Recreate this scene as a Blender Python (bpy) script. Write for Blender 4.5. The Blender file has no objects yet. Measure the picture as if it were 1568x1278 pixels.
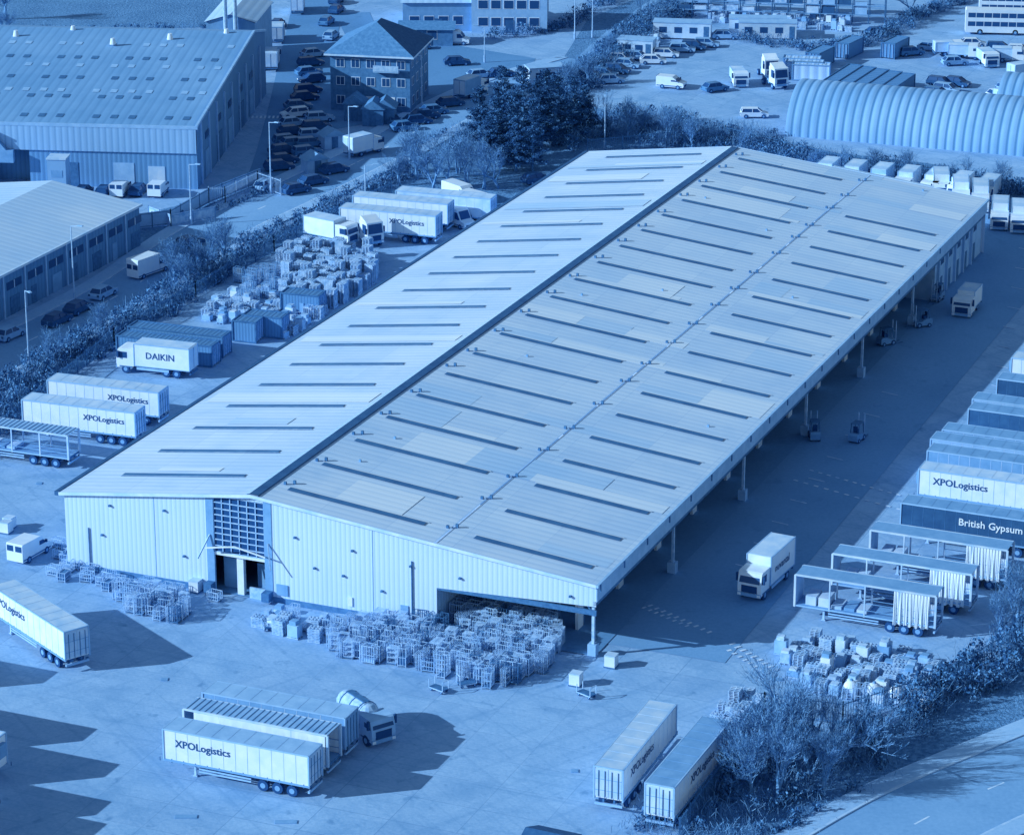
import bpy, math, random
import numpy as np
from mathutils import Vector, Matrix
random.seed(7); rng=np.random.default_rng(7)
scene=bpy.context.scene
R=math.radians
# ---------------------------------------------------------------- camera survey
CAM_H=115.0; TILT=R(19.7); FPX=4680.0
ST,CT=math.sin(TILT),math.cos(TILT)
def S(x,y,z=0.0):
    """site survey: real ground (or height z) coordinate of a feature measured in the photograph"""
    a=(x-784)/FPX; b=(y-639)/FPX
    t=(CAM_H-z)/(ST+CT*b)
    return Vector((a*t,(CT-ST*b)*t,z))
cd=bpy.data.cameras.new("camera"); cam=bpy.data.objects.new("camera",cd); scene.collection.objects.link(cam)
cam.location=(0,0,CAM_H); cam.rotation_euler=(R(90)-TILT,0,0)
cd.sensor_width=36; cd.lens=FPX/1568*36; cd.clip_start=1; cd.clip_end=12000
scene.camera=cam
WA=-22.8; UA=WA+90            # warehouse cross / long axes (degrees)
W2=Vector((math.cos(R(WA)),math.sin(R(WA)),0)); U2=Vector((-W2.y,W2.x,0))
# ---------------------------------------------------------------- light
EL=R(23.5); sd=Vector((.973,.228,0)).normalized()
w=bpy.data.worlds.new("World"); scene.world=w; w.use_nodes=True
nt=w.node_tree; sk=nt.nodes.new('ShaderNodeTexSky'); sk.sky_type='NISHITA'; sk.sun_disc=False
sk.sun_elevation=EL; sk.sun_rotation=math.atan2(-sd.x,-sd.y)%(2*math.pi); sk.air_density=1.5; sk.ozone_density=3.0; sk.dust_density=.2
nt.links.new(sk.outputs[0],nt.nodes['Background'].inputs[0]); nt.nodes['Background'].inputs[1].default_value=.105
ld=bpy.data.lights.new("sun",'SUN'); ld.energy=5.0; ld.angle=R(.5); ld.color=(.71,.88,1)
sun=bpy.data.objects.new("sun",ld); scene.collection.objects.link(sun); sun.location=(-200,100,200)
d=Vector((sd.x*math.cos(EL),sd.y*math.cos(EL),-math.sin(EL))); sun.rotation_euler=d.to_track_quat('-Z','Y').to_euler()
scene.view_settings.view_transform='Standard'; scene.view_settings.look='None'; scene.view_settings.exposure=0
# ---------------------------------------------------------------- materials
CP=[(0,(.014,.070,.22)),(.25,(.06,.20,.43)),(.5,(.155,.37,.67)),(.75,(.36,.61,.91)),(1,(.78,.89,.99))]
def duo(v):
    v=min(1,max(0,v))
    for (a,ca),(b,cb) in zip(CP,CP[1:]):
        if v<=b:
            k=(v-a)/(b-a); return tuple(ca[i]*(1-k)+cb[i]*k for i in range(3))+(1,)
class NT:
    def __init__(s,name,rough=.75,metal=0,spec=.3):
        s.m=bpy.data.materials.new(name); s.m.use_nodes=True; s.t=s.m.node_tree
        s.b=s.t.nodes['Principled BSDF']; s.b.inputs['Roughness'].default_value=rough; s.b.inputs['Metallic'].default_value=metal
        s.b.inputs['Specular IOR Level'].default_value=spec; s.b.inputs['Specular Tint'].default_value=(.55,.78,1,1)
        s.co=s.n('ShaderNodeTexCoord').outputs['Object']
    def n(s,t,**k):
        x=s.t.nodes.new(t)
        for a,b in k.items(): setattr(x,a,b)
        return x
    def l(s,a,b): s.t.links.new(a,b)
    def mapp(s,sc=(1,1,1),rz=0):
        m=s.n('ShaderNodeMapping'); m.inputs['Scale'].default_value=sc; m.inputs['Rotation'].default_value=(0,0,rz); s.l(s.co,m.inputs[0]); return m.outputs[0]
    def noise(s,scale,det=4,co=None,rough=.6):
        x=s.n('ShaderNodeTexNoise'); x.inputs['Scale'].default_value=scale; x.inputs['Detail'].default_value=det; x.inputs['Roughness'].default_value=rough
        s.l(co or s.co,x.inputs['Vector']); return x.outputs['Fac']
    def rng(s,f,a,b,c=0.,d=1.):
        x=s.n('ShaderNodeMapRange'); s.l(f,x.inputs[0])
        for i,q in enumerate((a,b,c,d)): x.inputs[i+1].default_value=q
        return x.outputs[0]
    def mix(s,f,a,b,bt='MIX'):
        x=s.n('ShaderNodeMixRGB',blend_type=bt)
        for i,q in enumerate((f,a,b)):
            if isinstance(q,(int,float)): x.inputs[i].default_value=q
            elif isinstance(q,tuple): x.inputs[i].default_value=q
            else: s.l(q,x.inputs[i])
        return x.outputs[0]
    def col(s,c): s.l(c,s.b.inputs['Base Color']); return s.m
    def bump(s,h,dist=.05,st=1):
        x=s.n('ShaderNodeBump'); x.inputs['Distance'].default_value=dist; x.inputs['Strength'].default_value=st; s.l(h,x.inputs['Height']); s.l(x.outputs[0],s.b.inputs['Normal'])
def mat(name,v,var=.06,scale=.8,rough=.75,metal=0,spec=.25,rand=0):
    q=NT(name,rough,metal,spec)
    f=q.rng(q.noise(scale,3),.3,.7)
    c=q.mix(f,duo(v-var),duo(v+var))
    if rand:
        oi=q.n('ShaderNodeObjectInfo'); r=q.rng(oi.outputs['Random'],0,1,1-rand,1+rand*.3); 
        c=q.mix(1,c,r,'MULTIPLY')
    return q.col(c)
M={}
def mk(k,name,*a,**b): M[k]=mat(name,*a,**b)
mk('white','white_paint',.95,.05,.7,.55,rand=.12)
mk('offw','weathered_white_paint',.82,.09,.5,.65,rand=.12)
mk('mid','grey_paint',.5,.06,.8,.65)
mk('midl','light_grey_paint',.66,.06,.8,.65)
mk('dark','dark_paint',.12,.05,.8,.6,rand=.3)
mk('blk','black_rubber',.0,.02,2,.85)
mk('glass','tinted_glass',.02,.02,.5,.3,spec=.3)
mk('steel','galvanised_steel',.7,.12,2,.55)
mk('dsteel','dark_steel',.2,.08,2,.7)
mk('carw','white_car_paint',.94,.03,1,.4,spec=.35)
mk('cars','silver_car_paint',.62,.04,1,.4,spec=.35)
mk('card','dark_car_paint',.06,.04,1,.4,spec=.3)
mk('carm','mid_car_paint',.28,.04,1,.4,spec=.3)
mk('wood','pallet_wood',.68,.16,1.5,.85)
mk('brick','brown_brick',.27,.08,1.5,.9)
mk('tile','roof_tile',.32,.08,2,.85)
mk('dtile','dark_and_shade_roof_tile',.1,.05,2,.85)
mk('leafd','leaf_dark',.04,.03,.5,.85)
mk('leafm','leaf_mid',.2,.07,.5,.85)
mk('leafl','leaf_light',.42,.08,.5,.85)
mk('pinem','pine_needles_mid',.12,.05,.5,.85)
mk('pinel','pine_needles_light',.3,.06,.5,.85)
mk('bark','bark',.3,.1,1,.9)
mk('twig','winter_twig',.46,.12,.5,.9)
mk('twigd','winter_twig_dark',.22,.08,.5,.9)
mk('line','road_paint',.86,.12,1,.8)
mk('lined','worn_road_paint',.76,.1,1,.8)
mk('kerb','kerb_stone',.76,.08,1,.85)
mk('lineb','lettering_paint',.03,.02,1,.6)
mk('linew','white_lettering',.97,.02,1,.6)
mk('rlight','rooflight_sheet',.2,.07,.6,.6)
mk('translucent','translucent_roof_sheet',.62,.1,.5,.6)
mk('seam','roof_seam_sheet',.76,.05,.5,.6)
def ground_mat():
    q=NT('yard_concrete',.85,0,.2)
    big=q.rng(q.noise(.02,4),.3,.7); mid=q.rng(q.noise(.25,5),.3,.7); fine=q.rng(q.noise(3,3),.3,.7)
    c=q.mix(big,duo(.56),duo(.70)); c=q.mix(.38,c,q.mix(mid,duo(.46),duo(.80))); c=q.mix(.15,c,q.mix(fine,duo(.3),duo(.92)))
    rot=q.mapp((1,1,1),R(22.8))
    br=q.n('ShaderNodeTexBrick'); q.l(rot,br.inputs['Vector']); br.offset=0
    br.inputs['Scale'].default_value=1; br.inputs['Brick Width'].default_value=6; br.inputs['Row Height'].default_value=4.5
    br.inputs['Mortar Size'].default_value=.06; br.inputs['Mortar Smooth'].default_value=.5
    br.inputs['Color1'].default_value=(1,1,1,1); br.inputs['Color2'].default_value=(.85,.88,.92,1); br.inputs['Mortar'].default_value=(.6,.68,.77,1)
    c=q.mix(q.rng(q.noise(.03,2),.35,.6,.15,.85),c,q.mix(1,c,br.outputs[0],'MULTIPLY'))
    for rz,sc in ((R(22.8),(.05,1.6,1)),(R(-40),(.04,1.0,1)),(R(60),(.03,1.3,1))):
        m=q.n('ShaderNodeMapping'); m.inputs['Rotation'].default_value=(0,0,rz); q.l(q.co,m.inputs[0])
        m2=q.n('ShaderNodeMapping'); m2.inputs['Scale'].default_value=sc; q.l(m.outputs[0],m2.inputs[0])
        f=q.rng(q.noise(1,3,m2.outputs[0]),.54,.76,0,.45); c=q.mix(f,c,duo(.4))
    st=q.rng(q.noise(.5,3,q.mapp((1,1,1),1.2)),.62,.74,0,.65); c=q.mix(st,c,duo(.32))
    st=q.rng(q.noise(.16,4,q.mapp((1,1,1),.4)),.56,.64,0,.3); c=q.mix(st,c,duo(.4))
    q.bump(fine,.02,.4)
    return q.col(c)
M['ground']=ground_mat()
def asphalt(name,v):
    q=NT(name,.9,0,.2)
    c=q.mix(q.rng(q.noise(.06,4),.3,.7),duo(v-.06),duo(v+.07)); c=q.mix(.25,c,q.mix(q.rng(q.noise(2.5,4),.3,.7),duo(v-.15),duo(v+.15)))
    f=q.rng(q.noise(.35,4),.6,.72,0,.35); c=q.mix(f,c,duo(v-.22))
    q.bump(q.noise(6,2),.02,.4); return q.col(c)
M['asph']=asphalt('road_asphalt',.54); M['asphd']=asphalt('old_asphalt',.40)
M['pave']=asphalt('pavement_slabs',.68); M['fresh_shade']=asphalt('fresh_and_shade_tarmac',.47)  # last one: fresh tarmac, also the painted eave shade on the lane
def grass():
    q=NT('rough_grass',.95,0,.1)
    c=q.mix(q.rng(q.noise(.12,5),.3,.7),duo(.22),duo(.5)); c=q.mix(.5,c,q.mix(q.rng(q.noise(2,5),.35,.65),duo(.1),duo(.58)))
    q.bump(q.noise(3,4),.3,.8); return q.col(c)
M['grass']=grass()
def sheet(name,v,axis,period,amp=.05,brick=None,var=.05,rough=.5,streak=None,contrast=.12,sa=.25):
    """profiled metal sheet: ribs repeat along axis (0=x,1=y)"""
    q=NT(name,rough,0,.3)
    sep=q.n('ShaderNodeSeparateXYZ'); q.l(q.co,sep.inputs[0])
    mu=q.n('ShaderNodeMath',operation='MULTIPLY'); q.l(sep.outputs[axis],mu.inputs[0]); mu.inputs[1].default_value=2*math.pi/period
    si=q.n('ShaderNodeMath',operation='SINE'); q.l(mu.outputs[0],si.inputs[0])
    rib=q.rng(si.outputs[0],-1,1)
    c=q.mix(q.rng(q.noise(.07,4),.3,.7),duo(v-var),duo(v+var))
    if streak:
        f=q.rng(q.noise(1,4,q.mapp(streak)),.5,.8,0,sa); c=q.mix(f,c,duo(v-.22))
    if brick:
        br=q.n('ShaderNodeTexBrick'); q.l(q.co,br.inputs['Vector']); br.offset=0
        br.inputs['Scale'].default_value=1; br.inputs['Brick Width'].default_value=brick[0]; br.inputs['Row Height'].default_value=brick[1]
        br.inputs['Mortar Size'].default_value=.035; br.inputs['Color1'].default_value=(1,1,1,1); br.inputs['Color2'].default_value=(.86,.9,.95,1); br.inputs['Mortar'].default_value=(.72,.79,.88,1)
        c=q.mix(.75,c,br.outputs[0],'MULTIPLY')
        f=q.rng(q.noise(.35,4),.55,.75,0,.22); c=q.mix(f,c,duo(v-.25))
    c=q.mix(q.rng(rib,.0,.35,contrast*2.4,0),c,duo(v-.3))
    q.bump(rib,amp,.5); return q.col(c)
M['roof']=sheet('warehouse_roof_sheet',.88,1,1.04,.02,(6.9,3.66),.05,.55,(.1,1.2,1),.11,.3)
M['roofA']=sheet('roof_sheet_new',.94,1,1.04,.02,None,.03,.55,None,.09); M['roofB']=sheet('roof_sheet_old',.81,1,1.04,.02,None,.04,.55,None,.11)
M['roof2']=sheet('factory_roof_sheet',.52,0,1.3,.02,None,.05,.7,(1.2,.08,1),.12,.3)
M['roof3']=sheet('unit_roof_sheet',.78,0,1.3,.03,None,.05,.6,None,.1)
M['unitroof']=sheet('unit_roof',.84,1,1.3,.03,None,.05,.6,(.1,1,1),.1,.25)
M['clad']=sheet('wall_cladding',.85,0,.5,.02,None,.02,.5,(.8,1,.1),.16,.2)
M['clad2']=sheet('factory_fascia',.66,0,.9,.03,None,.04,.6,(.8,1,.1),.2,.2)
M['cladm']=sheet('wall_cladding_grey',.46,0,.7,.04,None,.04,.6,(1.2,1,.15),.15)
M['clady']=sheet('side_cladding',.66,1,.6,.04,None,.03,.6,(1,1.2,.15),.15)
M['cladd']=sheet('dark_cladding',.32,0,.7,.04,None,.04,.6,None,.1)
M['arch']=sheet('arched_shed_sheet',.58,0,1.3,.12,None,.07,.65,(.8,.2,.2),.42,.3)
M['cont']=sheet('container_side',.36,0,.4,.04,None,.05,.6,None,.1)
M['gcan']=sheet('cream_canvas',.82,0,1.4,.1,None,.06,.8,(2,1,.2),.2)
M['sidew']=sheet('factory_side_wall',.35,1,.8,.04,None,.05,.7,(1,1,.2),.1)
# ---------------------------------------------------------------- mesh builder
class MB:
    def __init__(s): s.v=[]; s.f=[]; s.m=[]; s.mats=[]
    def mi(s,k):
        if k not in s.mats: s.mats.append(k)
        return s.mats.index(k)
    def add(s,vs,fs,k):
        o=len(s.v); s.v+= [tuple(p) for p in vs]; i=s.mi(k)
        for f in fs: s.f.append([o+j for j in f]); s.m.append(i)
    def b(s,x0,x1,y0,y1,z0,z1,k,rz=0,c=None):
        P=[(x,y,z) for z in (z0,z1) for x,y in ((x0,y0),(x1,y0),(x1,y1),(x0,y1))]
        s.add(P,[(3,2,1,0),(4,5,6,7),(0,1,5,4),(1,2,6,5),(2,3,7,6),(3,0,4,7)],k)
    def poly(s,P,k): s.add(P,[tuple(range(len(P)))],k)
    def ext(s,pr,y0,y1,k):
        n=len(pr); P=[(x,y0,z) for x,z in pr]+[(x,y1,z) for x,z in pr]
        s.add(P,[tuple(range(n))[::-1],tuple(range(n,2*n))]+[(i,(i+1)%n,n+(i+1)%n,n+i) for i in range(n)],k)
    def cyl(s,c,r,l,ax,k,n=12,r2=None):
        r2=r if r2 is None else r2; P=[]
        for e,rr in ((-l/2,r),(l/2,r2)):
            for i in range(n):
                a=2*math.pi*i/n; p=[0,0,0]; p[ax]=e; p[(ax+1)%3]=rr*math.cos(a); p[(ax+2)%3]=rr*math.sin(a)
                P.append((c[0]+p[0],c[1]+p[1],c[2]+p[2]))
        s.add(P,[tuple(range(n))[::-1],tuple(range(n,2*n))]+[(i,(i+1)%n,n+(i+1)%n,n+i) for i in range(n)],k)
    def beam(s,p,q,wd,k,w2=None):
        p=Vector(p); q=Vector(q); d=(q-p)
        if d.length<1e-6: return
        d.normalize(); u=Vector((0,0,1)) if abs(d.z)<.9 else Vector((1,0,0)); a=d.cross(u).normalized(); b=d.cross(a)
        w2=w2 or wd; P=[]
        for e,h in ((p,wd/2),(q,w2/2)):
            for i,j in ((-1,-1),(1,-1),(1,1),(-1,1)): P.append(e+a*i*h+b*j*h)
        s.add(P,[(3,2,1,0),(4,5,6,7),(0,1,5,4),(1,2,6,5),(2,3,7,6),(3,0,4,7)],k)
    def merge(s,o,loc=(0,0,0),rz=0,sc=1):
        co,si=math.cos(rz)*sc,math.sin(rz)*sc; n=len(s.v)
        s.v+=[(loc[0]+x*co-y*si,loc[1]+x*si+y*co,loc[2]+z*sc) for x,y,z in o.v]
        mp=[s.mi(k) for k in o.mats]
        s.f+=[[n+j for j in f] for f in o.f]; s.m+=[mp[i] for i in o.m]
    def text(s,txt,size,o,ax,k):
        vs,fs=textdata(txt); up=Vector((0,0,1)); ax=Vector(ax); o=Vector(o)
        s.add([o+ax*(x*size)+up*(y*size) for x,y in vs],fs,k)
    def sphere(s,c,r,k,n=12,sz=1):
        P=[];F=[]
        for i in range(n//2+1):
            for j in range(n):
                a=math.pi*i/(n//2); b=2*math.pi*j/n; P.append((c[0]+r*math.sin(a)*math.cos(b),c[1]+r*math.sin(a)*math.sin(b),c[2]+sz*r*math.cos(a)))
        for i in range(n//2):
            for j in range(n): F.append((i*n+j,(i+1)*n+j,(i+1)*n+(j+1)%n,i*n+(j+1)%n))
        s.add(P,F,k)
    def mesh(s,name):
        me=bpy.data.meshes.new(name); me.from_pydata(s.v,[],s.f); me.polygons.foreach_set('material_index',s.m)
        for k in s.mats: me.materials.append(M[k])
        me.update()
        return me
_tc={}
def textdata(t):
    if t not in _tc:
        c=bpy.data.curves.new('t','FONT'); c.body=t; c.resolution_u=2; c.align_x='CENTER'; c.offset=.012
        o=bpy.data.objects.new('t',c); scene.collection.objects.link(o)
        dg=bpy.context.evaluated_depsgraph_get(); me=bpy.data.meshes.new_from_object(o.evaluated_get(dg))
        _tc[t]=([(v.co.x,v.co.y) for v in me.vertices],[tuple(p.vertices) for p in me.polygons])
        bpy.data.objects.remove(o); bpy.data.curves.remove(c); bpy.data.meshes.remove(me)
    return _tc[t]
def put(name,me,P=(0,0,0),ang=0,local=(0,0),parent=None,z=None):
    if isinstance(me,MB): me=me.mesh(name)
    o=bpy.data.objects.new(name,me); scene.collection.objects.link(o); a=R(ang)
    o.location=(P[0]-(local[0]*math.cos(a)-local[1]*math.sin(a)),P[1]-(local[0]*math.sin(a)+local[1]*math.cos(a)),0.03 if z is None else z)
    o.rotation_euler=(0,0,a)
    if parent: o.parent=parent
    return o
def building(name,P,ang,parts):
    e=bpy.data.objects.new(name,None); scene.collection.objects.link(e); e.location=(P[0],P[1],0); e.rotation_euler=(0,0,R(ang))
    for k,mb in parts.items():
        o=bpy.data.objects.new(k,mb.mesh(k)); scene.collection.objects.link(o); o.parent=e
    return e
# ---------------------------------------------------------------- ground, roads
g=MB(); g.poly([(-4000,-1000,0),(4000,-1000,0),(4000,7000,0),(-4000,7000,0)],'ground'); put('ground',g,z=0)
def sm(pts,n=6):
    out=[]
    P=[pts[0]]+pts+[pts[-1]]
    for i in range(1,len(P)-2):
        for k in range(n):
            t=k/n; a,b,c,d=P[i-1],P[i],P[i+1],P[i+2]
            out.append(.5*((2*b)+(c-a)*t+(2*a-5*b+4*c-d)*t*t+(3*b-a-3*c+d)*t**3))
    out.append(pts[-1]); return out
def offs(P,o):
    out=[]
    for i,p in enumerate(P):
        d=(P[min(i+1,len(P)-1)]-P[max(i-1,0)]).normalized(); out.append(p+Vector((-d.y,d.x,0))*o)
    return out
def ribbon(mb,P,o0,o1,z,k):
    A=offs(P,o0); B=offs(P,o1)
    for i in range(len(P)-1): mb.poly([(A[i].x,A[i].y,z),(A[i+1].x,A[i+1].y,z),(B[i+1].x,B[i+1].y,z),(B[i].x,B[i].y,z)],k)
LV=[0]
def lvl(): LV[0]+=1; return .004*LV[0]
def patch(name,px,k):
    z=lvl(); mb=MB(); mb.poly([tuple(S(*p)[:2])+(z,) for p in px],k); put(name,mb,z=0)
def road(name,px,wd,k='asph',dash=True,pave=2.0,kerb=True):
    P=sm([S(*p) for p in px]); mb=MB(); h=wd/2; z=lvl(); e=LV[0]*.003
    ribbon(mb,P,-h,h,z,k)
    if kerb:
        for sgn in (-1,1):
            a,b=sorted((sgn*h,sgn*(h+.25))); ribbon(mb,P,a,b,.12+e,'kerb')
            A=offs(P,sgn*h)
            for i in range(len(P)-1): mb.poly([(A[i].x,A[i].y,0),(A[i+1].x,A[i+1].y,0),(A[i+1].x,A[i+1].y,.12+e),(A[i].x,A[i].y,.12+e)],'kerb')
            if pave:
                a,b=sorted((sgn*(h+.25),sgn*(h+.25+pave))); ribbon(mb,P,a,b,.117+e,'pave')
    if dash:
        L=0
        for i in range(len(P)-1):
            seg=(P[i+1]-P[i]); n=max(1,int(seg.length/3)); d=seg.normalized(); nn=Vector((-d.y,d.x,0))*.09
            for j in range(n):
                if (int(L/3)+j)%3==0:
                    a=P[i]+d*(j*3); b=a+d*2
                    mb.poly([(a-nn)[:2]+(z+.004,),(b-nn)[:2]+(z+.004,),(b+nn)[:2]+(z+.004,),(a+nn)[:2]+(z+.004,)],'line')
            L+=seg.length
    put(name,mb,z=0)
patch('grass_field',[(-200,55),(330,42),(420,5),(300,-80),(-300,-80)],'grass')
patch('grass_verge',[(1020,1300),(1110,1190),(1290,1140),(1420,1085),(1568,1010),(1750,930),(1750,1070),(1568,1120),(1400,1185),(1240,1262),(1180,1330)],'grass')
patch('grass_verge',[(-100,690),(0,610),(130,525),(260,445),(400,365),(520,310),(620,255),(650,290),(470,365),(330,430),(220,505),(90,585),(0,660),(-100,740)],'grass')
patch('grass_verge',[(560,300),(640,230),(700,200),(860,150),(930,170),(1200,225),(1420,250),(1600,290),(1600,315),(1420,275),(1108,226),(900,228),(760,320),(700,300)],'grass')
patch('grass_verge',[(900,130),(990,60),(1080,0),(1040,-30),(900,30),(850,110)],'grass')
patch('grass_verge',[(205,400),(300,345),(400,300),(395,285),(210,330)],'grass')
patch('parking_area',[(560,190),(505,200),(480,300),(420,310),(470,60),(700,70),(820,90),(810,120),(660,165)],'asphd')
patch('concrete_patch',[(1000,520),(1040,525),(1015,560),(975,552)],'fresh_shade')
patch('lane_shade_patch',[(925,985),(1110,1015),(1680,330),(1500,330)],'fresh_shade')  # darker patch painted along the lane to deepen the eave shadow
road('service_road',[(690,172),(660,130),(600,95),(560,60),(540,20)],6,'asphd',False,0,False)
road('side_road',[(400,330),(430,262),(452,180),(468,100),(480,40),(500,-60)],9,'asphd',False,0,False)
road('upper_road',[(720,150),(860,130),(960,50),(1060,-20),(1150,-60)],7,'asph',False,1.5,False)
road('public_road',[(-160,640),(0,545),(120,485),(215,432),(320,358),(430,305),(520,262),(600,222),(690,172),(790,128),(900,95)],8.5)
road('main_road',[(1180,1400),(1400,1262),(1568,1185),(1750,1110)],10,'asph',True,2)
ZM=lvl()
ym=MB()
def dashes(a,b,n,wd=.18,fr=.55,k='line'):
    A,B=S(*a),S(*b); d=(B-A).normalized(); nn=Vector((-d.y,d.x,0))*wd; L=(B-A).length/n
    for i in range(n):
        p=A+d*i*L; q=p+d*L*fr; ym.poly([tuple((p-nn)[:2])+(ZM,),tuple((q-nn)[:2])+(ZM,),tuple((q+nn)[:2])+(ZM,),tuple((p+nn)[:2])+(ZM,)],k)
dashes((975,918),(1095,972),12,.3,.3,'line'); dashes((985,930),(1060,962),8,.25,.3,'line'); dashes((1120,985),(1195,1030),9,.35,.35,'line'); dashes((1115,995),(1180,1035),8,.25,.35,'line'); dashes((1215,735),(1405,788),12,.14,.45,'line'); dashes((385,180),(430,180),7,.8,.5)
dashes((1240,720),(1400,765),12,.14,.45,'line')
for i in range(12): dashes((1500-6*i+60,380+30*i),(1520-6*i+60,384+30*i),1,.1,1,'lined')
for i in range(9): dashes((1350-28*i,600+33*i),(1375-28*i,606+33*i),1,.1,1,'lined')
put('yard_markings',ym,z=0)
dc=MB(); 
for x,y,sx,sy in ((285,1250,.9,.3),(438,1258,.9,.3),(252,1040,.3,.3),(1190,1040,.5,.3),(880,1180,.3,.3),(60,740,.3,.3),(1345,620,.5,.3)):
    q=S(x,y); dc.b(q.x-sx,q.x+sx,q.y-sy,q.y+sy,.0,ZM+.01,'mid')
put('drain_covers',dc,z=0)
# ---------------------------------------------------------------- warehouse
O=Vector((-43.6,277.6,0)); LB,WB=140,55.6
def rz(s): return 8+2.8*s/20.6 if s<=20.6 else 10.8-3.5*(s-20.6)/35
p={k:MB() for k in ('roof','rooflights','ridge_capping','gutters','gable_wall','plinth','glazing','entrance_door','side_wall','inner_wall','canopy_fascia','canopy_posts','roof_vents','office_block','floor_slab','wall_fittings')}
for a,b in ((-.4,20.6),(20.6,55.7)):
    za,zb=(rz(0)-.05 if a<0 else rz(a)),(rz(20.6) if a<0 else rz(55.6))
    p['roof'].poly([(a,-.4,za),(b,-.4,zb),(b,LB+.4,zb),(a,LB+.4,za)],'roof')
    p['roof'].poly([(a,-.4,za-.18),(b,-.4,zb-.18),(b,LB+.4,zb-.18),(a,LB+.4,za-.18)],'dsteel')
    p['roof'].poly([(a,-.4,za-.3),(b,-.4,zb-.3),(b,-.4,zb+.03),(a,-.4,za+.03)],'offw')
    p['roof'].poly([(a,LB+.4,za-.3),(b,LB+.4,zb-.3),(b,LB+.4,zb+.03),(a,LB+.4,za+.03)],'offw')
def strip(s0,s1,t,wd,k,dz=.05,mb='rooflights'):
    z0,z1=rz(s0)+dz,rz(s1)+dz; p[mb].poly([(s0,t,z0),(s1,t,z1),(s1,t+wd,z1),(s0,t+wd,z0)],k)
for i in range(19):
    t=4.6+7.3*i
    strip(3.8,17.3,t,.75,'rlight',.08); strip(3.6,17.5,t-.16,.16,'steel',.09)
    t2=2.6+7.35*i
    strip(23,37.2,t2,.8,'rlight',.08); strip(22.8,37.4,t2+.8,.16,'white',.09)
    if i<17: strip(42.3,54,t2,.8,'rlight',.08); strip(42.1,54.2,t2+.8,.16,'white',.09)
    for s in (22.2,39.3):
        z=rz(s); tt=t2+random.uniform(.5,2.5)
        for q in range(2): p['roof_vents'].b(s-.13+q*.7,s+.13+q*.7,tt+q*.6,tt+.22+q*.6,z-.1,z+.28,'dsteel')
    if random.random()<.5: s=random.uniform(24,52); p['roof_vents'].b(s,s+.2,t2+3,t2+3.2,rz(s)-.05,rz(s)+.22,'mid')
k_=0
for i in range(40):   # lighter and darker replaced sheets, lapped over each other
    s0=random.choice((21.8,27.6,34.5,41.4,48.3)); t=7.35*random.randint(0,18)+3.66; k_+=1
    strip(s0,min(s0+random.choice((6.9,6.9,13.8)),55.2),t,random.choice((1.04,2.08,3.12,5.2)),random.choice(('roofA','roofB')),.004+.001*k_,'roof')
for i in range(12):
    k_+=1; strip(random.choice((.5,6.9)),random.choice((13.8,19.5)),7.3*random.randint(0,17)+6.2,random.choice((1.04,2.08,3.12)),random.choice(('roofA','roofB')),.004+.001*k_,'roof')
for s in (39.6,): p['roof'].poly([(s,-.3,rz(s)+.1),(s+.12,-.3,rz(s+.12)+.1),(s+.12,LB,rz(s+.12)+.1),(s,LB,rz(s)+.1)],'seam')
p['ridge_capping'].poly([(20.5,-.3,10.92),(21.4,-.3,10.86),(21.4,LB,10.86),(20.5,LB,10.92)],'dark')
p['ridge_capping'].poly([(20.0,-.3,10.8),(20.5,-.3,10.92),(20.5,LB,10.92),(20.0,LB,10.8)],'roofB')
p['ridge_capping'].poly([(21.4,-.3,10.86),(21.5,-.3,10.6),(21.5,LB,10.6),(21.4,LB,10.86)],'dark')
p['gutters'].b(-.85,-.4,-.4,LB+.4,7.6,8.02,'dark'); p['gutters'].b(55.7,55.95,-.4,LB+.4,7.05,7.3,'midl')
for s in np.arange(0,118,6.1): p['gutters'].b(55.95,56.05,s,s+.15,6.6,7.3,'dsteel')
gw=p['gable_wall']; D=.6
gw.poly([(0,0,D),(15.6,0,D),(15.6,0,rz(15.6)-.1),(0,0,7.9)],'clad'); gw.poly([(22.6,0,D),(39.7,0,D),(39.7,0,rz(39.7)-.1),(22.6,0,rz(22.6)-.1)],'clad')
gw.poly([(16.4,0,10),(21.8,0,10),(21.8,0,rz(21.8)-.1),(20.6,0,10.7),(16.4,0,rz(16.4)-.1)],'clad')
gw.b(15.6,16.4,-.06,.2,0,rz(15.6)-.1,'mid'); gw.b(21.8,22.6,-.06,.2,0,rz(22.6)-.1,'mid')
gw.poly([(39.7,0,4.3),(55.6,0,5.0),(55.6,0,7.2),(39.7,0,rz(39.7)-.1)],'clad'); gw.b(39.7,55.6,.02,.2,4.1,4.6,'dsteel')
gw.poly([(0,LB,0),(55.6,LB,0),(55.6,LB,7.2),(20.6,LB,10.7),(0,LB,7.9)],'clad')
for s in (9.9,33.1): gw.b(s,s+.06,-.03,0,D,rz(s)-.1,'midl')
p['plinth'].b(-.05,15.6,-.05,.2,0,.6,'brick'); p['plinth'].b(22.6,39.7,-.05,.2,0,.6,'brick'); 
gl=p['glazing']; gl.b(16.4,21.8,.1,.15,4.3,10,'glass')
for i in range(7): x=16.4+.9*i; gl.b(x-.05,x+.05,0,.09,4.3,10,'midl')
for i in range(10): z=4.3+.633*i; gl.b(16.4,21.8,.0,.085,z-.05,z+.05,'steel')
en=p['entrance_door']; en.b(16.4,21.8,-.03,.1,4.0,4.25,'white'); en.b(18.6,19.3,.3,.8,0,4,'white'); en.b(16.5,18.4,1.6,1.7,0,3.2,'mid'); en.b(19.6,21.8,2.6,2.8,0,2.6,'mid'); en.b(20,21.8,.1,.3,0,1.1,'steel')
for sg in (16.0,22.2): en.beam((sg,-.1,6),(sg+(-.8 if sg<18 else .8),-1.2,3.8),.12,'steel'); en.b(sg-.4,sg+.4,-1,-.1,.3,1.2,'dsteel')
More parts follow.
